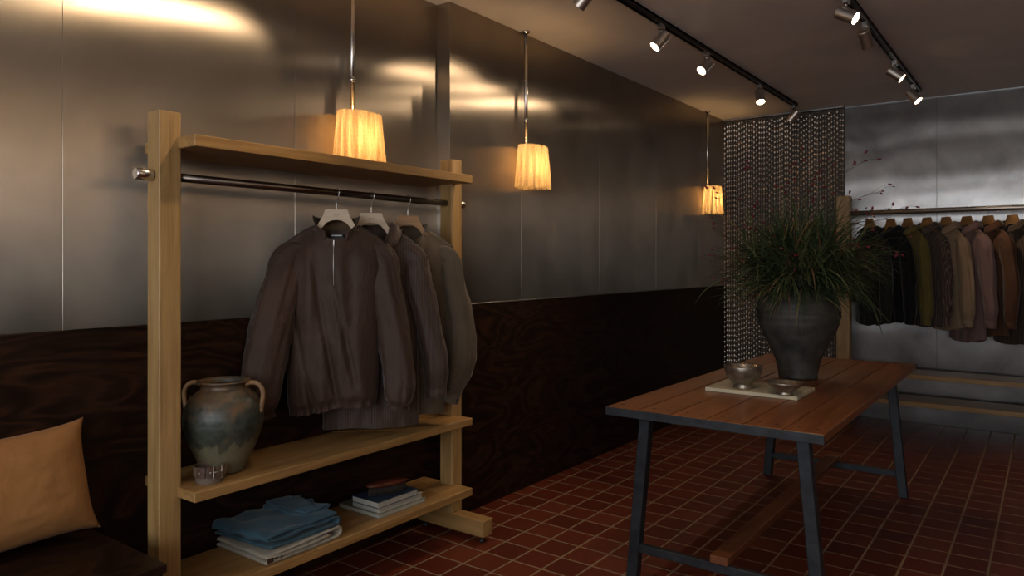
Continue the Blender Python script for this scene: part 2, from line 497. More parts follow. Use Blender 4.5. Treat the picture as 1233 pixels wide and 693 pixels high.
BRY, BRZ = 6.42, 1.69
rack2 = empty('garment_rack', (-.3, BRY, 0), 0, 'oak clothes rack with two low shelves along the back wall, crowded with shirts', 'clothes rack')
def R2(b, name, mat): return b.build(name, mat, rack2, loc=(.3, -BRY, 0))
for x0 in (-1.40, .80):
    b = MB(); b.box(x0, x0+.10, 6.36, 6.46, .0, 1.83, .003); R2(b, 'post', M['oak_z'])
for z0, z1 in ((.405, .44), (.195, .23)):
    b = MB(); b.box(-1.43, .93, 6.30, 6.63, z0, z1, .002); R2(b, 'shelf', M['oak_x'])
b = MB(); b.tube([(-1.44, BRY, BRZ), (.94, BRY, BRZ)], .019, 20); R2(b, 'hanging_rail', M['can'])

# ------------------------------------------------------------------ hangers and garments
def hanger(loc, rz, mat, rail_z, rr, label, group, hook_dir=0.0, markit=True, htop=-.105, sc=1.0, arch=0.0):
    """loc = (x, y) of the rail crossing; local z = 0 at the bottom of the wooden body"""
    z0 = rail_z + htop - .115*sc
    t = empty('clothes_hanger', (loc[0], loc[1], z0), rz, label, 'clothes hanger', group)
    H = .115*sc
    up = [(-.165*sc, -.058*sc), (-.160*sc, -.044*sc), (-.115*sc, -.008*sc), (-.066*sc, H-.050*sc), (-.052*sc, H-.024*sc), (-.044*sc, H)]
    up = up + [(-x, z) for x, z in reversed(up)]
    lo = [(.150*sc, -.054*sc), (.1*sc, -.020*sc), (.056*sc, H-.074*sc-arch*.4), (.04*sc, H-.055*sc-arch*.8), (.02*sc, H-.045*sc-arch)]
    lo = lo + [(0, H-.043*sc-arch)] + [(-x, z) for x, z in reversed(lo)]
    b = MB(); b.prism(up+lo, -.006, .006, .0012)
    b.build('body', mat, t)
    # wire hook: shaft up, then round over the rail
    d = Vector((math.cos(hook_dir), math.sin(hook_dir), 0))
    zr = rail_z - z0; r = rr + .0035
    pts = [Vector((0, 0, H-.01)), Vector((0, 0, H+.022)), d*.004 + Vector((0, 0, H+.034)), d*r*.75 + Vector((0, 0, zr-r*.9))]
    for k in range(11):
        a = -.45 + k/10*(PI+.25)
        pts.append(d*(r*math.cos(a)) + Vector((0, 0, zr + r*math.sin(a))))
    b = MB(); b.tube(spline(pts, 40), .0017, 6)
    b.build('hook', M['chrome'], t, smooth=True)
    if markit:
        b = MB()
        for k in range(7):
            x = (k-3)*.0034
            b.box(x-.0011, x+.0011, -.0066, -.0058, H-.024-.0012*(k % 2), H-.021)
        b.box(-.008, .008, -.0066, -.0058, H-.0282, H-.0272)
        b.build('printed_mark', M['hangermark'], t)
    return t

def garment(name, loc, rz, P, mat, label, cat='jacket', group=None):
    """local: x across the shoulders (viewer's right = +x), -y the front, z up from the hem"""
    H = P['H']; sh = P.get('sh', .205); nk = P.get('neck', .072); drop = P.get('drop', .075)
    nd = P.get('neckdrop', .07); B = P.get('B', .055); seed = P.get('seed', 0.0)
    wl = P.get('wl', [(0, sh), (.2, .19), (1, .19)]); wr = P.get('wr', wl)
    amp = P.get('amp', .014); gather = P.get('gather', False)
    t = empty(name, loc, rz, label, cat, group)
    nu, nv = P.get('nu', 56), P.get('nv', 64)
    un = nk/sh
    def surf(s, u, v):
        au = abs(u)
        if au > un: zt = H - drop*((au-un)/(1-un))**1.25
        else:
            q = math.sqrt(max(0, 1-(au/un)**2)); zt = H - (nd if s < 0 else .012)*q
        w = interp(wl if u < 0 else wr, v)
        x = u*lerp(w, w, v)
        hem = P.get('hemf', lambda x: 0)(x)
        z = zt + (hem - zt)*v
        dt = .058*math.sqrt(max(0, 1-(au/un)**2)) if au < un else 0
        prof = (1-au**3.2)**.6 if au < 1 else 0
        d = lerp(dt, B*prof*P.get('Bv', lambda v: 1)(v), sm(0, .22, v)) + .012*prof*sm(0, .1, v)
        k = sm(0, .35, v)*(1-au**5)
        f = nz(x*9+seed+.8*z, z*1.3+seed, 1.7*s)*1.15 + .45*nz(x*21+seed*2, z*1.7, 5.1+s) + .22*nz((x+z*.6)*10+seed, z*3.2, 9+s)
        d += f*amp*(.35+.65*k)*prof*sm(0, .05, v)
        d += .0022*nz(x*34, z*18+seed, 3+s)*prof*sm(.02, .1, v)
        cr = nz(x*8+seed*1.7+z*1.5, z*.8-seed, 4.4*s)
        d -= P.get('crease', .016)*(1-sm(0, .22, abs(cr)))*(.35+.65*sm(-.25, .35, nz(x*6, z*3.5+seed, 8.8)))*prof*sm(.08, .3, v)
        if gather and v > .93:
            g = sm(.93, .975, v)
            d = d*(1-.25*g) + .008*g*math.sin(x*150+3*nz(x*20, 0, seed))*prof
            x *= 1-.035*g
        if P.get('tw'): d += 0
        return Vector((x, s*d + P.get('lean', lambda z: 0)(z), z))
    b = MB()
    front = None
    for s in (-1, 1):
        rows = [[surf(s, -1+2*i/nu, j/nv) for i in range(nu+1)] for j in range(nv+1)]
        if s < 0: front = rows
        b.rings(rows, closed=False)
    bo = b.build('body', [mat], t, weld=.0006, smooth=True, recalc=True)
    # sleeves
    for side, key in ((-1, 'L'), (1, 'R')):
        S = P.get(key)
        if not S: continue
        path = spline([Vector(p) for p in S['path']], 46)
        n = 34
        rings = []
        for i, c in enumerate(path):
            q = i/46
            tan = (path[min(i+1, 46)] - path[max(i-1, 0)]).normalized()
            yv = Vector((0, 1, 0)); xv = tan.cross(yv)
            if xv.length < 1e-4: xv = Vector((1, 0, 0))
            xv.normalize(); yv = xv.cross(tan).normalized()
            rx, ry = interp(S['rx'], q), interp(S['ry'], q)
            ring = []
            for k in range(n):
                a = 2*PI*k/n
                f = nz(math.cos(a)*2.1+seed+side, math.sin(a)*2.1, q*2.3+seed) * .22 + .20*nz(math.cos(a)*4.5+seed, math.sin(a)*4.5+side*3, q*3.2) + .09*nz(math.cos(a)*3.5, math.sin(a)*3.5+seed, q*15)
                m = 1 + f*sm(.02, .2, q)*(1-.5*sm(.9, .96, q))
                if S.get('gather') and q > .9: m += .13*sm(.88, .94, q)*math.sin(a*14+seed)
                ring.append(c + xv*(rx*m*math.cos(a)) + yv*(ry*m*math.sin(a)))
            rings.append(ring)
        b = MB(); b.rings(rings, True, True, False)
        so = b.build('sleeve', [S.get('mat', mat)], t, smooth=True)
        if S.get('cuff'):
            hh = S['cuff']
            end = path[-1]; tan = (path[-1]-path[-3]).normalized(); yv = Vector((0, 1, 0)); xv = tan.cross(yv).normalized(); yv = xv.cross(tan).normalized()
            rx, ry = S['rx'][-1][1]*1.04, S['ry'][-1][1]*1.04
            rg = []
            for zz, kk in ((-.012, .92), (-.008, 1.0), (hh-.004, 1.0), (hh, .96), (hh-.003, .86), (-.006, .84)):
                rg.append([end + tan*zz + xv*(rx*kk*math.cos(2*PI*k/28)) + yv*(ry*kk*math.sin(2*PI*k/28)) for k in range(28)])
            b = MB(); b.rings(rg, True)
            co = b.build('cuff', [S.get('mat', mat)], so, smooth=True)
            a = S.get('button', -PI*.42)
            p = end + tan*(hh*.5) + xv*(rx*1.02*math.cos(a)) + yv*(ry*1.02*math.sin(a))
            b = MB(); b.ball(p, .0055, .003, .0055, 10)
            b.build('button', M['rubber'], co)
    # collar
    ct = P.get('collar')
    if ct:
        rows = []
        NA = 48
        prof = {'stand': [(0, -.008), (.002, .012), (.006, .034), (.010, .052), (.012, .058)],
                'shirt': [(0, -.006), (-.002, .018), (.002, .034), (.010, .036), (.020, .022), (.028, .002), (.033, -.016)],
                'camp': [(0, -.004), (.002, .012), (.008, .018), (.020, .008), (.034, -.018)]}[ct]
        amax = P.get('collar_a', 158)
        for i in range(NA+1):
            a = math.radians(-amax + 2*amax*i/NA)      # 0 = back of the neck
            x = nk*1.02*math.sin(a); cy = math.cos(a)
            ff = max(0, -cy)
            zz = H - .012*max(0, cy) - nd*ff**1.0*(1 if cy < 0 else 0)
            row = []
            for j, (o, h) in enumerate(prof):
                hk = P.get('collar_h', 1.0)
                out = 1 + o/nk*(1.5 if ct != 'stand' else 1.0)
                wob = .006*nz(a*2+seed, j*.5, 2.2)
                sag = .012*ff*(1 if ct == 'stand' else -.2)
                row.append(Vector((x*out, .060*cy*out*1.0 + wob, zz + h*hk - sag)))
            rows.append(row)
        b = MB(); b.rings(rows, False)
        if P.get('lining'):
            lb = MB()
            lb.rings([[Vector((p.x*.94, p.y*.93, p.z-.003)) for p in r] for r in rows], False)
            lb.build('collar_lining', [P['lining']], t, smooth=True)
        c = b.build('collar', [P.get('collar_mat', mat)], t, smooth=True)
        sol = c.modifiers.new('thick', 'SOLIDIFY'); sol.thickness = .003; sol.offset = 0
    return t, front, bo

def front_line(front, u, v0, v1, nu, nv, off=.003):
    i = round((u+1)/2*nu)
    return [front[j][i] + Vector((0, -off, 0)) for j in range(int(v0*nv), int(v1*nv)+1)]

LG = 'garments on the left rack'
HG = 'hangers on the left rack'
A48 = math.radians(47)
hook_x = lambda rz: -rz           # hook plane stays across the rail, along world X
hanger((-2.325, 1.964), A48, M['hangerwood'], RZ, .0145, 'pale wooden clothes hanger holding the half-zip jacket', HG, hook_x(A48), htop=-.068)
hanger((-2.325, 2.153), A48, M['hangerwood'], RZ, .0145, 'pale wooden clothes hanger holding the middle, finely striped jacket', HG, hook_x(A48), htop=-.072)
hanger((-2.325, 2.373), A48, M['hangerwood2'], RZ, .0145, 'honey wooden clothes hanger nearest the right post of the left rack', HG, hook_x(A48), htop=-.072)

# 1: half-zip jacket, gathered hem and cuffs
zh = .715
H1 = 1.449-zh
J1 = dict(H=H1, sh=.192, neck=.078, drop=.074, neckdrop=.06, B=.062, seed=1.3, amp=.028, gather=True, crease=.022,
          wl=[(0, .20), (.12, .205), (.3, .196), (.6, .196), (1, .190)], wr=[(0, .20), (.12, .2), (.3, .180), (.6, .172), (1, .165)],
          hemf=lambda x: -.035*sm(.02, -.19, x) + .010*nz(x*9, 2, 2),
          collar='stand', collar_a=152, collar_h=.62, lining=M['jacket_in'],
          L=dict(path=[(-.100, .0, H1-.135), (-.172, .0, H1-.138), (-.208, -.025, H1-.25), (-.246, -.065, H1-.42), (-.276, -.100, H1-.60), (-.285, -.105, H1-.70), (-.278, -.100, H1-.752)],
                 rx=[(0, .045), (.1, .066), (.3, .072), (.6, .074), (.82, .070), (.92, .048), (1, .053)], ry=[(0, .010), (.1, .030), (.3, .050), (.6, .048), (.85, .050), (.93, .038), (1, .04)], gather=True),
          R=dict(path=[(.100, .0, H1-.135), (.172, .0, H1-.138), (.194, -.01, H1-.25), (.226, -.02, H1-.42), (.252, -.03, H1-.60), (.250, -.035, H1-.70), (.243, -.035, H1-.745)],
                 rx=[(0, .045), (.1, .064), (.3, .066), (.6, .064), (.82, .060), (.92, .040), (1, .045)], ry=[(0, .010), (.1, .030), (.3, .048), (.6, .046), (.85, .048), (.93, .036), (1, .038)], gather=True))
g1, fr, _ = garment('jacket', (-2.325, 1.964, zh), A48, J1, M['jacket'], 'dark brown half-zip jacket with gathered hem, frontmost on the left rack', 'jacket', LG)
ln = front_line(fr, -.02, .03, .29, 56, 64, .003)
b = MB(); b.tube(ln, .0018, 6); b.build('zip', M['zip'], g1, smooth=True)
p = ln[0]
b = MB(); b.box(p.x-.003, p.x+.003, p.y-.007, p.y-.003, p.z-.024, p.z+.006, .001); b.build('zip_pull', M['zip'], g1)
b = MB(); b.box(-.026, .026, .036, .039, H1-.062, H1-.036, .0005); nl = b.build('neck_label', M['label'], g1)
b = MB(); b.box(-.020, .020, .0345, .0362, H1-.045, H1-.041); b.build('label_line', M['labelwhite'], nl)

# 2: striped jacket
zh = .60; H2 = 1.450-zh
J2 = dict(H=H2, sh=.205, neck=.074, drop=.085, neckdrop=.10, B=.050, seed=4.7, amp=.018,
          wl=[(0, .205), (.2, .20), (1, .200)], wr=[(0, .205), (.2, .195), (1, .20)],
          hemf=lambda x: .012*nz(x*7, 4, 2), collar='camp', collar_a=165, Bv=lambda v: 1-.2*v,
          L=dict(path=[(-.100, .0, H2-.135), (-.176, .0, H2-.140), (-.200, -.02, H2-.25), (-.218, -.03, H2-.42), (-.228, -.03, H2-.60), (-.225, -.03, H2-.70)],
                 rx=[(0, .045), (.1, .058), (.3, .06), (.85, .052), (1, .046)], ry=[(0, .010), (.1, .028), (.3, .042), (.85, .04), (1, .036)]),
          R=dict(path=[(.100, .0, H2-.135), (.176, .0, H2-.140), (.196, -.01, H2-.25), (.236, -.015, H2-.42), (.268, -.02, H2-.58), (.272, -.02, H2-.70)],
                 rx=[(0, .045), (.1, .060), (.3, .062), (.6, .058), (.85, .054), (1, .044)], ry=[(0, .010), (.1, .030), (.3, .045), (.85, .042), (1, .036)], cuff=.035))
g2, fr, _ = garment('jacket', (-2.325, 2.153, zh), A48, J2, M['stripejkt'], 'finely striped brown jacket hanging in the middle of the left rack', 'jacket', LG)
b = MB(); b.box(-.030, .030, .037, .040, H2-.052, H2-.028, .0005); nl = b.build('neck_label', M['label'], g2)
b = MB(); b.tube(front_line(fr, .0, .10, .98, 56, 64, .001), .0022, 6); b.build('placket', M['stripejkt'], g2, smooth=True)

# 3: taupe shirt
zh = .62; H3 = 1.448-zh
J3 = dict(H=H3, sh=.205, neck=.074, drop=.080, neckdrop=.07, B=.048, seed=8.1, amp=.016,
          wl=[(0, .205), (.2, .195), (1, .20)], wr=[(0, .205), (.2, .19), (1, .165)],
          hemf=lambda x: .012*nz(x*7, 6, 2), collar='stand', collar_h=.45, collar_a=160, Bv=lambda v: 1-.2*v,
          L=dict(path=[(-.100, .0, H3-.135), (-.176, .0, H3-.140), (-.200, -.02, H3-.25), (-.216, -.03, H3-.42), (-.226, -.03, H3-.60), (-.222, -.03, H3-.68)],
                 rx=[(0, .045), (.1, .058), (.3, .06), (.85, .05), (1, .042)], ry=[(0, .010), (.1, .028), (.3, .042), (.85, .04), (1, .034)]),
          R=dict(path=[(.100, .0, H3-.135), (.176, .0, H3-.140), (.196, -.005, H3-.25), (.226, -.01, H3-.40), (.236, -.01, H3-.58), (.215, -.01, H3-.68), (.198, -.01, H3-.745)],
                 rx=[(0, .045), (.1, .058), (.3, .064), (.6, .066), (.8, .062), (.93, .044), (1, .04)], ry=[(0, .010), (.1, .030), (.3, .046), (.85, .044), (1, .034)], cuff=.042, button=-PI*.3))
garment('shirt', (-2.325, 2.373, zh), A48, J3, M['taupeshirt'], 'taupe grey shirt with buttoned cuff, last on the left rack beside its right post', 'shirt', LG)

# back rack: shirts turned so their right sleeves overlap the next one
BG = 'shirts on the back rack'; BH = 'hangers on the back rack'
A_B = math.radians(-48)
back = [  # x, hem z, kind, material, label, name, stripe etc.
    (-1.162, .79, cloth('charcoal_green_cloth', srgb(40, 42, 36), .1), 'charcoal shirt half hidden behind the grass, leftmost on the back rack', 'shirt'),
    (-1.01, .82, cloth('black_cloth', srgb(22, 22, 24), .1), 'black shirt hanging on the back rack', 'shirt'),
    (-.891, .91, cloth('khaki_olive_cloth', srgb(118, 104, 52), .1), 'olive khaki shirt hanging on the back rack', 'shirt'),
    (-.76, .80, cloth('pinstriped_cloth', srgb(78, 62, 56), .1, (srgb(138, 120, 102), .003, .013)), 'dark shirt with pale pinstripes on the back rack', 'shirt'),
    (-.633, .78, cloth('beige_cloth', srgb(166, 138, 108), .08), 'beige shirt hanging on the back rack', 'shirt'),
    (-.499, .70, cloth('mauve_cloth', srgb(136, 106, 100), .08), 'dusty mauve shirt hanging on the back rack', 'shirt'),
    (-.364, .75, cloth('rust_brown_cloth', srgb(96, 62, 40), .1), 'rust brown shirt hanging on the back rack', 'shirt'),
    (-.217, .70, cloth('dark_brown_striped_cloth', srgb(66, 52, 42), .1, (srgb(104, 84, 66), .004, .016)), 'dark brown striped shirt, rightmost on the back rack', 'shirt'),
]
for k, (x, zh, mt, lab, nm) in enumerate(back):
    Hh = 1.565 - zh
    Pk = dict(H=Hh, sh=.195, neck=.070, drop=.075, neckdrop=.06, B=.042, seed=20+k*3.7, amp=.018, nu=36, nv=40,
              wl=[(0, .195), (.2, .18), (1, .175)], wr=[(0, .195), (.2, .185), (1, .19)],
              hemf=lambda x, k=k: .03*sm(.05, .2, abs(x)) + .012*nz(x*8, k, 2), collar='shirt' if k > 2 else 'camp', collar_a=150, Bv=lambda v: 1-.15*v,
              L=dict(path=[(-.095, .0, Hh-.125), (-.165, .0, Hh-.132), (-.190, -.005, Hh-.24), (-.222, -.015, Hh-.40), (-.22, -.02, Hh-.60)],
                     rx=[(0, .04), (.1, .052), (.3, .05), (.85, .045), (1, .04)], ry=[(0, .010), (.1, .026), (.3, .038), (.85, .036), (1, .032)]),
              R=dict(path=[(.095, .0, Hh-.125), (.165, .0, Hh-.132), (.192, 0, Hh-.24), (.228+.01*math.sin(k*2.1), -.01, Hh-.42), (.245+.02*math.sin(k*1.7), -.015, Hh-.60), (.24+.02*math.sin(k*1.7), -.015, Hh-.70)],
                     rx=[(0, .04), (.1, .054), (.3, .056), (.6, .056), (.85, .05), (1, .038)], ry=[(0, .010), (.1, .028), (.3, .042), (.85, .04), (1, .032)], cuff=.04))
    garment(nm, (x, BRY, zh), A_B, Pk, mt, lab, 'shirt', BG)
    names = ['charcoal shirt behind the grass', 'black shirt', 'olive khaki shirt', 'pinstriped shirt', 'beige shirt', 'dusty mauve shirt', 'rust brown shirt', 'dark brown striped shirt at the right edge']
    hanger((x, BRY), A_B, M['hangerwood2'], BRZ, .019, 'honey wooden clothes hanger holding the '+names[k], BH, PI/2-A_B, False, -.052, 1.0, .022)

# ------------------------------------------------------------------ bench and cushion
bench = empty('bench', (-2.25, .25, 0), 0, 'dark stained plywood bench along the left wall, under the ochre cushion', 'bench')
b = MB(); b.box(-.262, .25, -1.2, .835, .425, .45, .003); b.build('seat', M['bench'], bench)
b = MB(); b.box(-.26, .235, .805, .830, 0, .425, .002); b.build('end_panel', M['bench'], bench)
b = MB(); b.box(.21, .235, -1.2, .804, 0, .425, .002); b.build('front_panel', M['bench'], bench)

def cushion():
    n = 40
    W, Hh, T = .240, .172, .075
    b = MB()
    for s in (-1, 1):
        rows = []
        for j in range(n+1):
            row = []
            v = -1+2*j/n
            for i in range(n+1):
                u = -1+2*i/n
                # sides drawn in between the pointed corners
                x = u*W*(1-.075*(1-v**4)*(abs(u)**2)); z = v*Hh*(1-.09*(1-u**4)*(abs(v)**2))
                d = T*((1-u**4)*(1-v**4))**.55*(.75+.25*(1-u*u)*(1-v*v))
                d += (.007*nz(u*3, v*3, 2+s) + .003*nz(u*5+v*3, v*7-u*4, 6+s))*(1-u**4)*(1-v**4)
                cr, sr = math.cos(.06), math.sin(.06)
                row.append(Vector((x*cr - z*sr, s*d, x*sr + z*cr)))
            rows.append(row)
        b.rings(rows, False)
    # seam around the edge
    o = b.build('cushion', M['cushion'], weld=.0005, smooth=True)
    return o
cu = cushion()
cu.rotation_euler = (math.radians(-14), 0, math.radians(90-4))
cu.location = (-2.425, .826, .6305)
tag(cu, 'ochre linen square cushion leaning on the dark wall at the left', 'cushion')

# ------------------------------------------------------------------ things on the rack's shelves
ZM, ZL = .5656, .2376
def amphora():
    t = empty('amphora', (-2.345, 1.475, ZM), 0, 'weathered green two-handled clay amphora on the rack\'s middle shelf', 'jar')
    prof = [(0, .004), (.06, .0), (.070, .003), (.078, .02), (.100, .07), (.124, .13), (.134, .168), (.135, .195), (.129, .228), (.112, .260), (.088, .280), (.076, .292), (.074, .302), (.082, .310), (.090, .313), (.090, .317), (.082, .319), (.070, .314), (.066, .300), (.074, .285), (.1, .255), (.118, .2), (.09, .06), (0, .02)]
    fine = []
    for (r0, z0), (r1, z1) in zip(prof, prof[1:]):
        for k in range(3): fine.append((lerp(r0, r1, k/3), lerp(z0, z1, k/3)))
    fine.append(prof[-1])
    def fn(q, a, r, z):
        d = 1 + .012*nz(math.cos(a)*1.4, math.sin(a)*1.4, z*7) + .003*math.sin(z*230)
        return Vector((q.x*d, q.y*d, q.z))
    b = MB(); b.lathe(fine, 64, (0, 0, 0), fn=fn)
    b.build('body', M['amphora'], t, smooth=True)
    for s in (-1, 1):
        pts = [CR*s*.078 + Vector((0, 0, .302)), CR*s*.100 + Vector((0, 0, .309)), CR*s*.124 + Vector((0, 0, .302)), CR*s*.138 + Vector((0, 0, .278)), CR*s*.137 + Vector((0, 0, .245)), CR*s*.128 + Vector((0, 0, .205))]
        b = MB(); b.tube(spline(pts, 22), [.0085]*20+[.009, .010, .011], 10)
        b.build('handle', M['clay'], t, smooth=True)
amphora()

def belt():
    t = empty('belt', (-2.268, 1.375, ZM), 0, 'coiled grey leather belt with a metal buckle in front of the amphora', 'belt')
    def ribbon(f, n, h, th, z0f, name, mat, par):
        b = MB(); rg = []
        for i in range(n+1):
            q = i/n; a, r = f(q); z0 = z0f(q)
            o = Vector((math.cos(a), math.sin(a), 0))
            rg.append([o*(r-th/2)+Vector((0, 0, z0)), o*(r+th/2)+Vector((0, 0, z0)), o*(r+th/2)+Vector((0, 0, z0+h)), o*(r-th/2)+Vector((0, 0, z0+h))])
        b.rings(rg, True, True, True, smooth=False)
        return b.build(name, mat, par)
    ribbon(lambda q: (q*4*PI*1.1, .040+.012*q), 120, .030, .0032, lambda q: .001+.024*sm(.45, .62, q), 'strap', M['belt'], t)
    cam = math.atan2(-1.375, 2.268)       # towards the camera
    ribbon(lambda q: (cam-.75+q*.5, .0575), 8, .036, .003, lambda q: .024, 'keeper', M['belt2'], t)
    ribbon(lambda q: (cam-.15+q*.36, .0575), 8, .036, .003, lambda q: .024, 'keeper', M['belt2'], t)
    for da in (-.52, .04):
        o = Vector((math.cos(cam+da), math.sin(cam+da), 0))
        b = MB(); b.ball(o*.0600+Vector((0, 0, .041)), .0042, n=8); b.build('rivet', M['zip'], t)
    a0 = cam+.42; o = Vector((math.cos(a0), math.sin(a0), 0)); tt = Vector((-math.sin(a0), math.cos(a0), 0))
    c = o*.060 + Vector((0, 0, .042))
    sq = [c+tt*-.014+Vector((0, 0, -.021)), c+tt*.014+Vector((0, 0, -.021)), c+tt*.014+Vector((0, 0, .021)), c+tt*-.014+Vector((0, 0, .021))]
    b = MB(); b.tube(sq, .0024, 8, closed=True)
    bk = b.build('buckle', M['zip'], t, smooth=True)
    b = MB(); b.tube([c+tt*-.014, c+tt*.016+o*.002], .0018, 6); b.build('prong', M['zip'], bk)
belt()

def folded(path, th, x0, x1, seed, skew=lambda x: 0, taper=lambda s: 0, nx=26, amp=.004):
    """cloth sheet folded along `path` in (y, z), running from x0 to x1 across"""
    pts = spline([(0, y, z) for y, z in path], len(path)*7)
    N = len(pts)
    rows = []
    for ix in range(nx+1):
        q = ix/nx
        row = []
        for side in (1, -1):
            rng = range(N) if side == 1 else range(N-1, -1, -1)
            for i in rng:
                t = (pts[min(i+1, N-1)]-pts[max(i-1, 0)]).normalized()
                nrm = Vector((0, -t.z, t.y))
                p = pts[i] + nrm*(side*th/2)
                x = lerp(x0+taper(p.z), x1-taper(p.z), q)
                w = amp*nz(x*14+seed, p.y*13, p.z*50+seed)
                edge = .006*nz(p.y*20, p.z*60, seed)*(1 if q in (0, 1) else 0)
                row.append(Vector((x+edge, p.y + skew(x) + w*.6, max(.0005, p.z + w*sm(.0, .02, p.z)))))
        rows.append(row)
    b = MB(); b.rings(rows, True, True, True)
    return b

CX, CY = -2.35, 1.71
# white canvas trousers at the bottom
tr = empty('folded_trousers', (CX, CY, ZL), 0, 'folded off-white canvas trousers under the jeans on the lowest shelf', 'trousers')
pth = [(-.165, .008), (0, .006), (.13, .007), (.168, .012), (.176, .026), (.165, .040), (.12, .040), (-.02, .033), (-.155, .028), (-.12, .020), (.0, .0185), (.12, .0225)]
b = folded(pth, .0085, -.155, .150, 3.0, skew=lambda x: .0)
b.build('legs', M['canvas'], tr, smooth=True)
b = MB(); b.box(.1505, .1535, -.16, -.135, .007, .024, .001); b.box(.151, .1535, -.125, -.118, .013, .021, .0005); b.box(.151, .1535, -.105, -.098, .011, .019, .0005)
b.build('hem_tag', M['belt2'], tr)
# blue jeans on top
je = empty('folded_jeans', (CX, CY, ZL+.044), math.radians(-2), 'faded blue folded jeans lying on the off-white trousers', 'jeans')
pth = [(-.150, .006), (0, .005), (.13, .006), (.155, .012), (.160, .022), (.140, .031), (0, .030), (-.14, .0275), (-.158, .034), (-.150, .043), (-.10, .046), (.02, .047), (.12, .050), (.150, .052)]
b = folded(pth, .009, -.160, .136, 11.0, skew=lambda x: .018*(x/.15), taper=lambda z: .10*max(0, z-.02), amp=.012)
jl = b.build('legs', M['denim'], je, smooth=True)
b = folded([(.045, .056), (.10, .0595), (.152, .058), (.164, .062), (.155, .068), (.10, .069), (.055, .066)], .007, -.145, .075, 17.0, skew=lambda x: .02*(x/.15), amp=.008)
b.build('waist', M['denim'], je, smooth=True)
b = MB()
poly = [(-.05, -.045), (.05, -.045), (.05, .03), (0, .048), (-.05, .03)]
Mx = Matrix.Translation((-.005, .085, .0735)) @ Matrix.Rotation(math.radians(70), 4, 'Z') @ Matrix.Rotation(math.radians(-90), 4, 'X')
b.prism(poly, -.0015, .0015, .0006, Mx)
b.build('pocket', M['denimseam'], je)
for x in (-.10, -.02):
    b = MB(); b.tube(spline([(x, .15, .060), (x, .168, .066), (x, .160, .0735), (x, .125, .0755)], 12), .0035, 6); b.build('belt_loop', M['denimseam'], je, smooth=True)

def book(x0, x1, y0, y1, z0, z1, cm, label, group, rz=0, ct=.0022):
    cx, cy = (x0+x1)/2, (y0+y1)/2
    t = empty('book', (cx, cy, z0), rz, label, 'book', group)
    w, d, h = (x1-x0)/2, (y1-y0)/2, z1-z0
    b = MB(); b.box(-w, w, -d, d, 0, ct, .0006); b.box(-w, w, -d, d, h-ct, h, .0006); b.box(-w, -w+ct, -d, d, ct*.5, h-ct*.5)
    b.build('cover', cm, t)
    b = MB(); b.box(-w+ct, w-.004, -d+.004, d-.004, ct, h-ct); b.build('pages', M['pages'], t)
BKG = 'books on the lowest shelf'
book(-2.475, -2.226, 2.104, 2.385, ZL, ZL+.020, M['cover_g'], 'thin wide book with grey-green cover at the bottom of the small stack', BKG)
book(-2.395, -2.232, 2.112, 2.370, ZL+.0202, ZL+.044, M['cover_w'], 'off-white book in the middle of the small stack', BKG)
book(-2.385, -2.225, 2.098, 2.335, ZL+.0442, ZL+.070, M['cover_b'], 'book with slate blue cover under the wooden brush', BKG)
br = empty('clothes_brush', (-2.292, 2.215, ZL+.0702), math.radians(72), 'reddish wooden clothes brush resting on the blue-covered book', 'brush')
b = MB()
rg = []
for j in range(9):
    v = j/8; zz = .030 + .026*v; k = math.sin(math.pi*(.12+.76*v))**.5
    if j == 8: k = .45
    rg.append([Vector((.098*k*math.copysign(abs(math.cos(a))**.75, math.cos(a)), .030*k*math.copysign(abs(math.sin(a))**.85, math.sin(a)), zz)) for a in [2*PI*i/40 for i in range(40)]])
b.rings(rg, True, True, True); b.build('back', M['brush'], br, smooth=True)
b = MB()
for i in range(24):
    for j in range(7):
        x = (i-11.5)/11.5*.082; y = (j-3)/3*.020
        if (x/.088)**2 + (y/.025)**2 > 1: continue
        b.tube([(x, y, .033), (x*1.03+rnd.uniform(-.001, .001), y*1.1, 0.0003)], [.0018, .0022], 5)
tag(b.build('bristles', M['bristle'], br), kind='stuff')

# ------------------------------------------------------------------ table
TZ = .72
TX0, TX1, TY0, TY1 = -1.434, -.606, 2.585, 4.69
TCX, TCY = (TX0+TX1)/2, (TY0+TY1)/2
table = empty('table', (TCX, TCY, 0), 0, 'long reddish plank-top table with blackened steel A-frame legs', 'table')
hw, hl = (TX1-TX0)/2, (TY1-TY0)/2
n = 6; pw = 2*hw/n
for k in range(n):
    x0 = -hw + k*pw
    b = MB(); b.box(x0+.0018, x0+pw-.0018, -hl+.004, hl-.004, TZ-.030, TZ, .0022)
    pk = b.build('plank', M['tabletop'], table)
    for y in (-hl+.075, hl-.075, ):
        for dx in (.28, .72):
            b = MB(); b.box(x0+pw*dx-.0065, x0+pw*dx+.0065, y-.0065, y+.0065, TZ-.004, TZ+.0004, .0004)
            b.build('plug', M['plug'], pk)
for s in (-1, 1):
    b = MB(); b.box(-hw, hw, min(s*hl, s*(hl-.0035)), max(s*hl, s*(hl-.0035)), TZ-.033, TZ-.001, .001)
    b.build('edge_strip', M['darksteel'], table)
LY = hl-.155; lw = .023
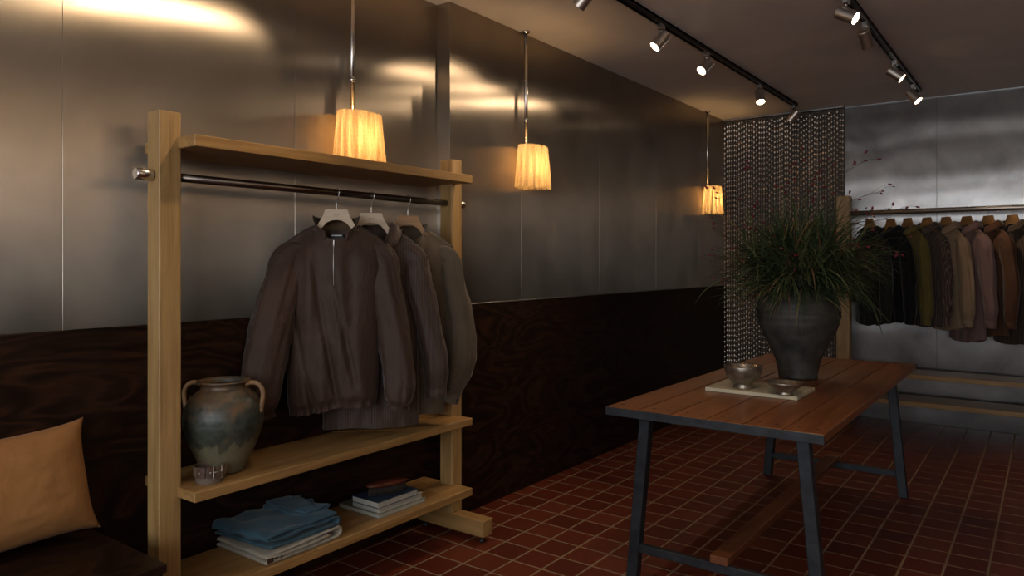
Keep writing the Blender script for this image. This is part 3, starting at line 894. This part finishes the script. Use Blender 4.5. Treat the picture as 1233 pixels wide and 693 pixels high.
for sy in (-1, 1):
    for sx in (-1, 1):
        xt, xb = sx*(hw-.108), sx*(hw-.044)
        b = MB()
        rg = []
        for x, z in ((xb, 0), (xt, TZ-.031)):
            rg.append([Vector((x-lw, sy*LY-lw, z)), Vector((x+lw, sy*LY-lw, z)), Vector((x+lw, sy*LY+lw, z)), Vector((x-lw, sy*LY+lw, z))])
        b.rings(rg, True, True, True, smooth=False)
        bmesh.ops.bevel(b.bm, geom=b.bm.edges[:], offset=.003, segments=1, affect='EDGES')
        b.build('leg', M['darksteel'], table)
    xx = hw-.052
    b = MB(); b.box(-xx, xx, sy*LY-.013, sy*LY+.013, .105, .140, .003); b.build('crossbar', M['darksteel'], table)
    b = MB(); b.box(-hw+.09, hw-.09, sy*LY-.02, sy*LY+.02, TZ-.055, TZ-.031, .002); b.build('head_rail', M['darksteel'], table)
b = MB(); b.box(-.035, .035, -LY-.02, LY+.02, .141, .172, .003); b.build('stretcher', M['beam'], table)

# things on the table
VX, VY = -1.015, 3.80
def ridge(q, a, r, z):
    d = 1 + .006*math.sin(z*190)*min(1, r*10) + .008*nz(math.cos(a), math.sin(a), z*6)
    return Vector((q.x*d, q.y*d, q.z))
vprof = [(0, .006), (.085, 0), (.092, .004), (.094, .03), (.104, .08), (.128, .14), (.160, .20), (.186, .26), (.198, .31), (.199, .345), (.190, .385), (.168, .42), (.138, .445), (.118, .455), (.112, .465), (.116, .478), (.122, .482), (.120, .487), (.108, .484), (.102, .465), (.11, .45), (.16, .41), (.18, .33), (.08, .05), (0, .03)]
fine = []
for (r0, z0), (r1, z1) in zip(vprof, vprof[1:]):
    for k in range(5): fine.append((lerp(r0, r1, k/5), lerp(z0, z1, k/5)))
fine.append(vprof[-1])
b = MB(); b.lathe(fine, 64, (0, 0, 0), fn=ridge)
vase = b.build('vase', M['vase'], loc=(VX, VY, TZ), smooth=True)
tag(vase, 'big black ridged stoneware vase on the table, holding the grass', 'vase')

sl = MB(); sl.box(-.2, .2, -.142, .142, 0, .016, .0015)
s_ = sl.build('serving_board', M['slab'], loc=(-1.046, 3.300, TZ+.0006))
tag(s_, 'flat cream board lying on the table under the two metal bowls', 'board')
def bowl(prof, loc, label):
    b = MB(); b.lathe(prof, 48, fn=lambda q, a, r, z: Vector((q.x*(1+.008*nz(math.cos(a)*2, math.sin(a)*2, z*9)), q.y, q.z + .0015*nz(math.cos(a)*1.5, math.sin(a)*1.5, 4)*min(1, z*20))))
    o = b.build('bowl', M['bowl'], loc=loc, smooth=True)
    tag(o, label, 'bowl', 'metal bowls on the table')
bowl([(0, .010), (.030, .006), (.040, 0), (.044, .001), (.042, .008), (.036, .018), (.040, .024), (.058, .036), (.073, .056), (.080, .080), (.083, .098), (.082, .101), (.078, .098), (.074, .078), (.062, .05), (.04, .035), (0, .028)], (-1.10, 3.235, TZ+.0168), 'taller footed pewter bowl on the left of the board')
bowl([(0, .008), (.022, .005), (.032, 0), (.036, .001), (.034, .007), (.030, .013), (.046, .022), (.062, .034), (.070, .046), (.074, .053), (.072, .055), (.066, .050), (.05, .032), (.03, .022), (0, .018)], (-.905, 3.185, TZ+.0168), 'small shallow pewter bowl on the right of the board')

# grass and sprigs
def blade(b, p0, d, L, w, droop, seg=7):
    side = d.cross(Vector((0, 0, 1)))
    if side.length < .01: side = Vector((1, 0, 0))
    side.normalize()
    side = (side + Vector((rnd.uniform(-.6, .6), rnd.uniform(-.6, .6), rnd.uniform(-.3, .3)))).normalized()
    p = p0.copy(); dd = d.copy()
    prev = None
    for i in range(seg+1):
        q = i/seg
        ww = w*(1-q**2.2)*.5 + .0003
        nrm = dd.cross(side).normalized()
        a, m, c = b.bm.verts.new(p - side*ww), b.bm.verts.new(p + nrm*ww*.5), b.bm.verts.new(p + side*ww)
        if prev:
            for e, f in ((0, 1), (1, 2)):
                fc = b.bm.faces.new((prev[e], prev[f], (a, m, c)[f], (a, m, c)[e])); fc.smooth = True
        prev = (a, m, c)
        p = p + dd*(L/seg)
        dd = (dd + Vector((0, 0, -droop/seg*(.4+1.6*q)))).normalized()
grass = MB()
MZ = TZ+.46
for i in range(1900):
    a = rnd.uniform(0, 2*PI); r = .095*math.sqrt(rnd.random())
    p0 = Vector((r*math.cos(a), r*math.sin(a), rnd.uniform(-.01, .02)))
    a2 = a + rnd.gauss(0, .7)
    el = math.radians(min(86, max(-12, rnd.gauss(36, 27))))
    d = Vector((math.cos(a2)*math.cos(el), math.sin(a2)*math.cos(el), math.sin(el)))
    p0 = p0 + Vector((d.x, d.y, 0))*.0
    L = rnd.uniform(.22, .50)*(1.0 if el > .35 else .78)
    if i % 2:
        p0 = p0 + d*rnd.uniform(.06, .26); d = (d + Vector((rnd.gauss(0, .55), rnd.gauss(0, .55), rnd.gauss(.05, .5)))).normalized(); L *= .62
    blade(grass, p0, d, L, rnd.uniform(.005, .012), rnd.uniform(.3, 2.0), 7)
go = grass.build('grass_bunch', M['grass'], loc=(VX, VY, MZ), recalc=False)
tag(go, 'dense bunch of arching green grass blades in the black vase', 'grass', kind='stuff')
# a sprig: stem from the vase mouth to a tip, given as (right, up) offsets from the mouth seen from the front, plus depth
tips = [(.33, .66, .05), (.42, .50, -.05), (.40, .40, .1), (.52, .42, .0), (-.36, .50, .05), (-.44, .34, 0), (-.46, .18, -.05), (-.20, .62, .1), (-.05, .64, .0), (.10, .60, -.1), (.02, .52, -.12), (-.13, .50, -.12), (.20, .48, .1), (-.30, .30, -.18), (.28, .30, -.22), (-.40, .05, -.12), (.12, .22, -.32), (-.10, .18, -.33), (.45, .18, -.1), (-.26, .42, -.1)]
for k, (rx, up, dp) in enumerate(tips):
    tip = CR*rx + CF*dp + Vector((0, 0, up))
    t = empty('flower_sprig', (VX+.03*math.cos(k*2.4), VY+.03*math.sin(k*2.4), MZ-.03), 0, 'thin sprig of dark red buds rising from the grass in the vase', 'flower sprig', 'red budded sprigs in the vase')
    out = Vector((tip.x, tip.y, 0))
    path = spline([(0, 0, 0), out*.22 + Vector((0, 0, up*.45+.05)), out*.6 + Vector((0, 0, up*.82+.03)), tip], 16)
    b = MB(); b.tube(path, [lerp(.0016, .0008, i/16) for i in range(17)], 5)
    buds = []; r2 = random.Random(100+k)
    ends = [(path[-1], (path[-1]-path[-3]).normalized())]
    for q in (9, 11, 13, 14, 15):
        base = path[q]; dv = ((path[q+1]-path[q]).normalized() + Vector((r2.uniform(-1, 1), r2.uniform(-1, 1), r2.uniform(-.3, .9)))*.8).normalized()
        ln = r2.uniform(.04, .13)
        e = base + dv*ln + Vector((0, 0, -.01))
        b.tube(spline([base, base+dv*ln*.5+Vector((0, 0, .006)), e], 6), .0006, 4)
        ends.append((e, dv))
    for e, dv in ends:
        rot = Vector((0, 0, 1)).rotation_difference((dv+Vector((r2.uniform(-.6, .6), r2.uniform(-.6, .6), r2.uniform(-.8, .4)))).normalized()).to_matrix().to_4x4()
        s = r2.uniform(.7, 1.15)
        buds.append((e, s, rot))
    b.build('stem', M['stem'], t, smooth=True)
    for e, s, rot in buds:
        bb = MB(); bb.ball((0, 0, 0), .0050*s, .0050*s, .0105*s, 8, rot); bb.build('bud', M['bud'], t, loc=e, smooth=True)

# ------------------------------------------------------------------ chain curtain
b = MB()
ns = 46
for i in range(ns):
    x = -2.425 + (1.415-.395)*i/(ns-1)
    y = YB-.065 + .006*math.sin(i*1.9)
    ph = rnd.random()
    z = 2.592 - ph*.041
    k = 0
    while z > .05:
        rx, ry = (.0085, .003) if k % 2 else (.0042, .008)
        c = Vector((x + .0015*nz(i*.7, z*2, 1), y, z))
        vs = [b.bm.verts.new(c+Vector(o)) for o in ((rx, 0, 0), (0, ry, 0), (-rx, 0, 0), (0, -ry, 0), (0, 0, .0135), (0, 0, -.0135))]
        for p, q in ((0, 1), (1, 2), (2, 3), (3, 0)):
            b.bm.faces.new((vs[p], vs[q], vs[4])); b.bm.faces.new((vs[q], vs[p], vs[5]))
        z -= .023; k += 1
ch = b.build('chain_curtain', M['chain'], recalc=False)
tag(ch, 'curtain of hanging steel chains covering the back left corner', 'chain curtain', kind='stuff')
b = MB(); b.box(-2.43, -1.40, YB-.080, YB-.050, ZC-.016, ZC-.001, .002)
tag(b.build('curtain_rail', M['steel_trim']), 'slim metal rail on the ceiling carrying the chain curtain', 'curtain rail')

# ------------------------------------------------------------------ pendants along the left wall
PG = 'fabric shade pendants along the left wall'
def pendant(xw, y, label, seed):
    X = xw + .085
    t = empty('pendant_lamp', (X, y, 1.715), 0, label, 'pendant lamp', PG)
    zt, zb, zc = .235, .0, ZC-1.715
    ro = -.050        # the tube runs close to the wall
    b = MB(); b.tube([(ro, 0, zt-.01), (ro, 0, zc-.002)], .0105, 14); rd = b.build('rod', M['chrome'], t, smooth=True)
    for z in (zt+.155,):
        b = MB(); b.tube([(ro, 0, z-.012), (ro, 0, z+.012)], .0130, 14); b.build('coupling', M['chrome'], rd, smooth=True)
    b = MB(); b.lathe([(0, zc-.012), (.02, zc-.012), (.024, zc-.001), (0, zc-.001)], 20, (ro, 0, 0)); b.build('ceiling_plate', M['chrome'], t, smooth=True)
    b = MB(); b.tube([(ro, 0, zt-.03), (ro, 0, zt+.012)], .016, 14); b.tube([(ro, 0, zt-.004), (.0, 0, zt-.004), (0, 0, zt-.03)], .006, 8); b.build('lamp_holder', M['chrome'], t, smooth=True)
    # gathered cloth shade
    rg = []
    n = 132
    for j in range(15):
        v = j/14
        z = lerp(zt, zb, v)
        ring = []
        for k in range(n):
            a = 2*PI*k/n
            amp = lerp(.035, .075, sm(.05, .8, v))
            pl = math.sin(a*15 + 2.6*nz(math.cos(a)*1.5, math.sin(a)*1.5, seed+v*1.1)) + .6*nz(math.cos(a)*5, math.sin(a)*5, seed+v)
            ry = lerp(.112, .132, v)*(1+amp*pl); rx = lerp(.064, .074, v)*(1+amp*pl)
            hem = .014*nz(math.cos(a)*2, math.sin(a)*2, seed)*sm(.8, 1, v)+.004*nz(math.cos(a)*7, math.sin(a)*7, seed)*sm(.3, 0, v)
            ring.append(Vector((rx*math.cos(a), ry*math.sin(a), z+hem)))
        rg.append(ring)
    b = MB(); b.rings(rg, True)
    b.build('lamp_shade', M['shade'], t, smooth=True, recalc=False)
    b = MB(); b.ball((0, 0, .115), .026, .026, .036, 16); b.build('bulb', M['bulb'], t)
    l = bpy.data.lights.new('pendant_glow', 'POINT'); l.energy = PEND; l.color = (1, .60, .24); l.shadow_soft_size = .034
    lo = bpy.data.objects.new('bulb_light', l); col.objects.link(lo); lo.parent = t; lo.location = (0, 0, .115)
    bu = [c for c in t.children if c.name.startswith('bulb') and c.type == 'MESH'][0]
    bu.visible_shadow = True
PEND = 8.0
pendant(XN, 2.196, 'fabric shade pendant lamp behind the top shelf of the left rack', 1)
pendant(XF, 3.405, 'fabric shade pendant lamp in the middle of the left wall', 5)
pendant(XF, 6.15, 'fabric shade pendant lamp near the far corner, beside the chain curtain', 9)

# ------------------------------------------------------------------ track lights
def track(x, y0, y1, label):
    t = empty('light_track', (x, (y0+y1)/2, ZC-.03), 0, label, 'light track', 'ceiling light tracks')
    h = (y1-y0)/2
    b = MB()
    b.box(-.018, -.0125, -h, h, .002, .0295); b.box(.0125, .018, -h, h, .002, .0295); b.box(-.018, .018, -h, h, .018, .0295)
    b.build('channel', M['blackmetal'], t)
    b = MB(); b.box(-.0185, .0185, h-.001, h+.012, .001, .0295, .002); b.build('end_cap', M['blackmetal'], t)
    for s in (-.006, .006):
        b = MB(); b.box(s-.002, s+.002, -h, h-.01, .012, .0178); b.build('conductor', M['can'], t)
track(-1.70, .3, 6.28, 'black light track on the ceiling nearest the left wall')
track(-.80, .3, 6.30, 'black light track on the ceiling at the right of the photo')
SPOTS = []
def spot(x, y, d, lit, label, power=1.0):
    d = Vector(d).normalized()
    z0 = ZC-.026
    t = empty('spotlight', (x, y, z0), 0, label, 'spotlight', 'track spotlights')
    b = MB(); b.box(-.016, .016, -.022, .022, -.028, .004, .003); b.build('adapter', M['chrome'], t)
    b = MB(); b.tube([(0, 0, -.026), (0, 0, -.075)], .0042, 8); b.tube([(0, 0, -.03), (0, 0, -.04)], .008, 10); b.build('stem', M['chrome'], t, smooth=True)
    q = Vector((0, 0, -1)).rotation_difference(d).to_matrix().to_4x4()
    piv = Vector((0, 0, -.083))
    T = Matrix.Translation(piv) @ q
    # can: open towards the lit end (local -z)
    b = MB(); b.lathe([(0, .046), (.029, .046), (.0325, .042), (.0325, -.050), (.0325, -.054), (.0295, -.054), (.0290, -.048), (.0290, -.045), (0, -.045)], 28)
    o = b.build('can', M['can'], t, smooth=False); o.matrix_local = T
    for p in o.data.polygons: p.use_smooth = True
    o.modifiers.new('e', 'EDGE_SPLIT')
    b = MB(); b.lathe([(0, -.0455), (.0285, -.0455), (.0285, -.0485), (.02, -.0500), (0, -.0505)], 24)
    o = b.build('lens', M['lens'] if lit else M['lensoff'], t, smooth=True); o.matrix_local = T
    if lit:
        l = bpy.data.lights.new('spot_beam', 'SPOT'); l.energy = SPOTW*power; l.color = (1, .74, .48); l.spot_size = math.radians(78); l.spot_blend = .7; l.shadow_soft_size = .026
        lo = bpy.data.objects.new('spot_beam', l); col.objects.link(lo); lo.parent = t
        lo.matrix_local = Matrix.Translation(piv + d*.056) @ q
SPOTW = 16.0
WALLW = 3.6
def cam(r, u, f): return CR*r + Vector((0, 0, u)) + CF*f
def at(px_y): return px_y
LX, RX = -1.70, -.80
for y, d, lit, lab in ((.75, cam(-.6, -.7, -.1), 1, 'spotlight at the near end of the left track, out of the picture'),
                       (1.75, cam(-.75, -.65, .1), 1, 'spotlight on the left track above the clothes rack, out of the picture'),
                       (2.88, cam(-.60, -.70, .35), 1, 'spotlight on the left track cut by the top edge'),
                       (3.68, cam(-.62, -.70, -.10), 1, 'spotlight on the left track, tilted left, nearest the middle pendant'),
                       (4.33, cam(-.60, -.62, -.30), 1, 'spotlight in the middle of the left track with its lens turned towards us'),
                       (5.36, cam(-.03, -.88, -.45), 1, 'spotlight on the left track pointing straight down'),
                       (6.24, cam(-.55, -.78, .40), 0, 'small dark spotlight at the far end of the left track before the chain curtain')):
    spot(LX, y, d, lit, lab)
for y, d, lit, lab in ((1.9, cam(.1, -.9, .1), 1, 'spotlight on the right track above us, out of the picture'),
                       (3.84, cam(.62, -.52, -.58), 1, 'spotlight with a bright lens at the upper edge on the right track'),
                       (4.30, cam(.48, -.72, .50), 0, 'spotlight on the right track turned away, its lens hidden'),
                       (5.24, cam(.62, -.62, -.40), 1, 'spotlight on the right track tilted right, third from the top edge'),
                       (6.02, cam(.42, -.72, -.48), 1, 'spotlight at the far end of the right track near the back wall')):
    spot(RX, y, d, lit, lab, 1.5)

for k, y in enumerate((.6, 2.6, 4.6)):  # added unseen pendants, put in to brighten and warm the ceiling
    pendant(1.5, y, '%s fabric shade pendant in the unseen right half of the shop' % ['front', 'middle', 'rear'][k], 20+k)
# added unseen third track: bounce off the right wall warms ceiling and steel
track(1.15, -1.0, 3.0, 'black light track over the unseen right half of the shop')
for k, y in enumerate((-.4, .9, 2.2)):
    spot(1.15, y, (.8, .0, -.12), 1, '%s spotlight over the right half of the shop, out of the picture' % ['front', 'middle', 'rear'][k], WALLW)

# ------------------------------------------------------------------ daylight through the front window
l = bpy.data.lights.new('daylight', 'AREA'); l.shape = 'RECTANGLE'; l.size = WX1-WX0-.1; l.size_y = WZ1-WZ0-.1; l.energy = 66; l.color = (.90, .94, 1.0)
lo = bpy.data.objects.new('daylight_through_window', l); col.objects.link(lo)
lo.location = ((WX0+WX1)/2, YFR-.12, (WZ0+WZ1)/2); lo.rotation_euler = (math.radians(90), 0, math.radians(0))
# area lights shine along local -Z: turn it to face +Y
lo.rotation_euler = (math.radians(-90), 0, 0) if False else (math.radians(90), 0, math.radians(180))
lo.rotation_euler = Vector((0, 0, -1)).rotation_difference(Vector((0, 1, 0))).to_euler()
w = bpy.data.worlds.new('world'); bpy.context.scene.world = w; w.use_nodes = True
bg = w.node_tree.nodes['Background']; bg.inputs[0].default_value = (.55, .62, .70, 1); bg.inputs[1].default_value = .02

# ------------------------------------------------------------------ camera
c = bpy.data.cameras.new('camera'); co = bpy.data.objects.new('camera', c); col.objects.link(co)
co.location = (0, 0, 1.3); co.rotation_euler = (math.radians(90), 0, TH)
c.sensor_width = 36; c.lens = 36*880.687/1233; c.shift_y = -.02593; c.clip_start = .05
sc = bpy.context.scene
sc.camera = co
sc.view_settings.view_transform = 'Standard'; sc.view_settings.look = 'None'
sc.view_settings.gamma = 1; sc.view_settings.use_curve_mapping = False
sc.view_settings.exposure = .66
sc.cycles.max_bounces = 8; sc.cycles.diffuse_bounces = 3; sc.cycles.glossy_bounces = 4
sc.cycles.sample_clamp_indirect = 4.0
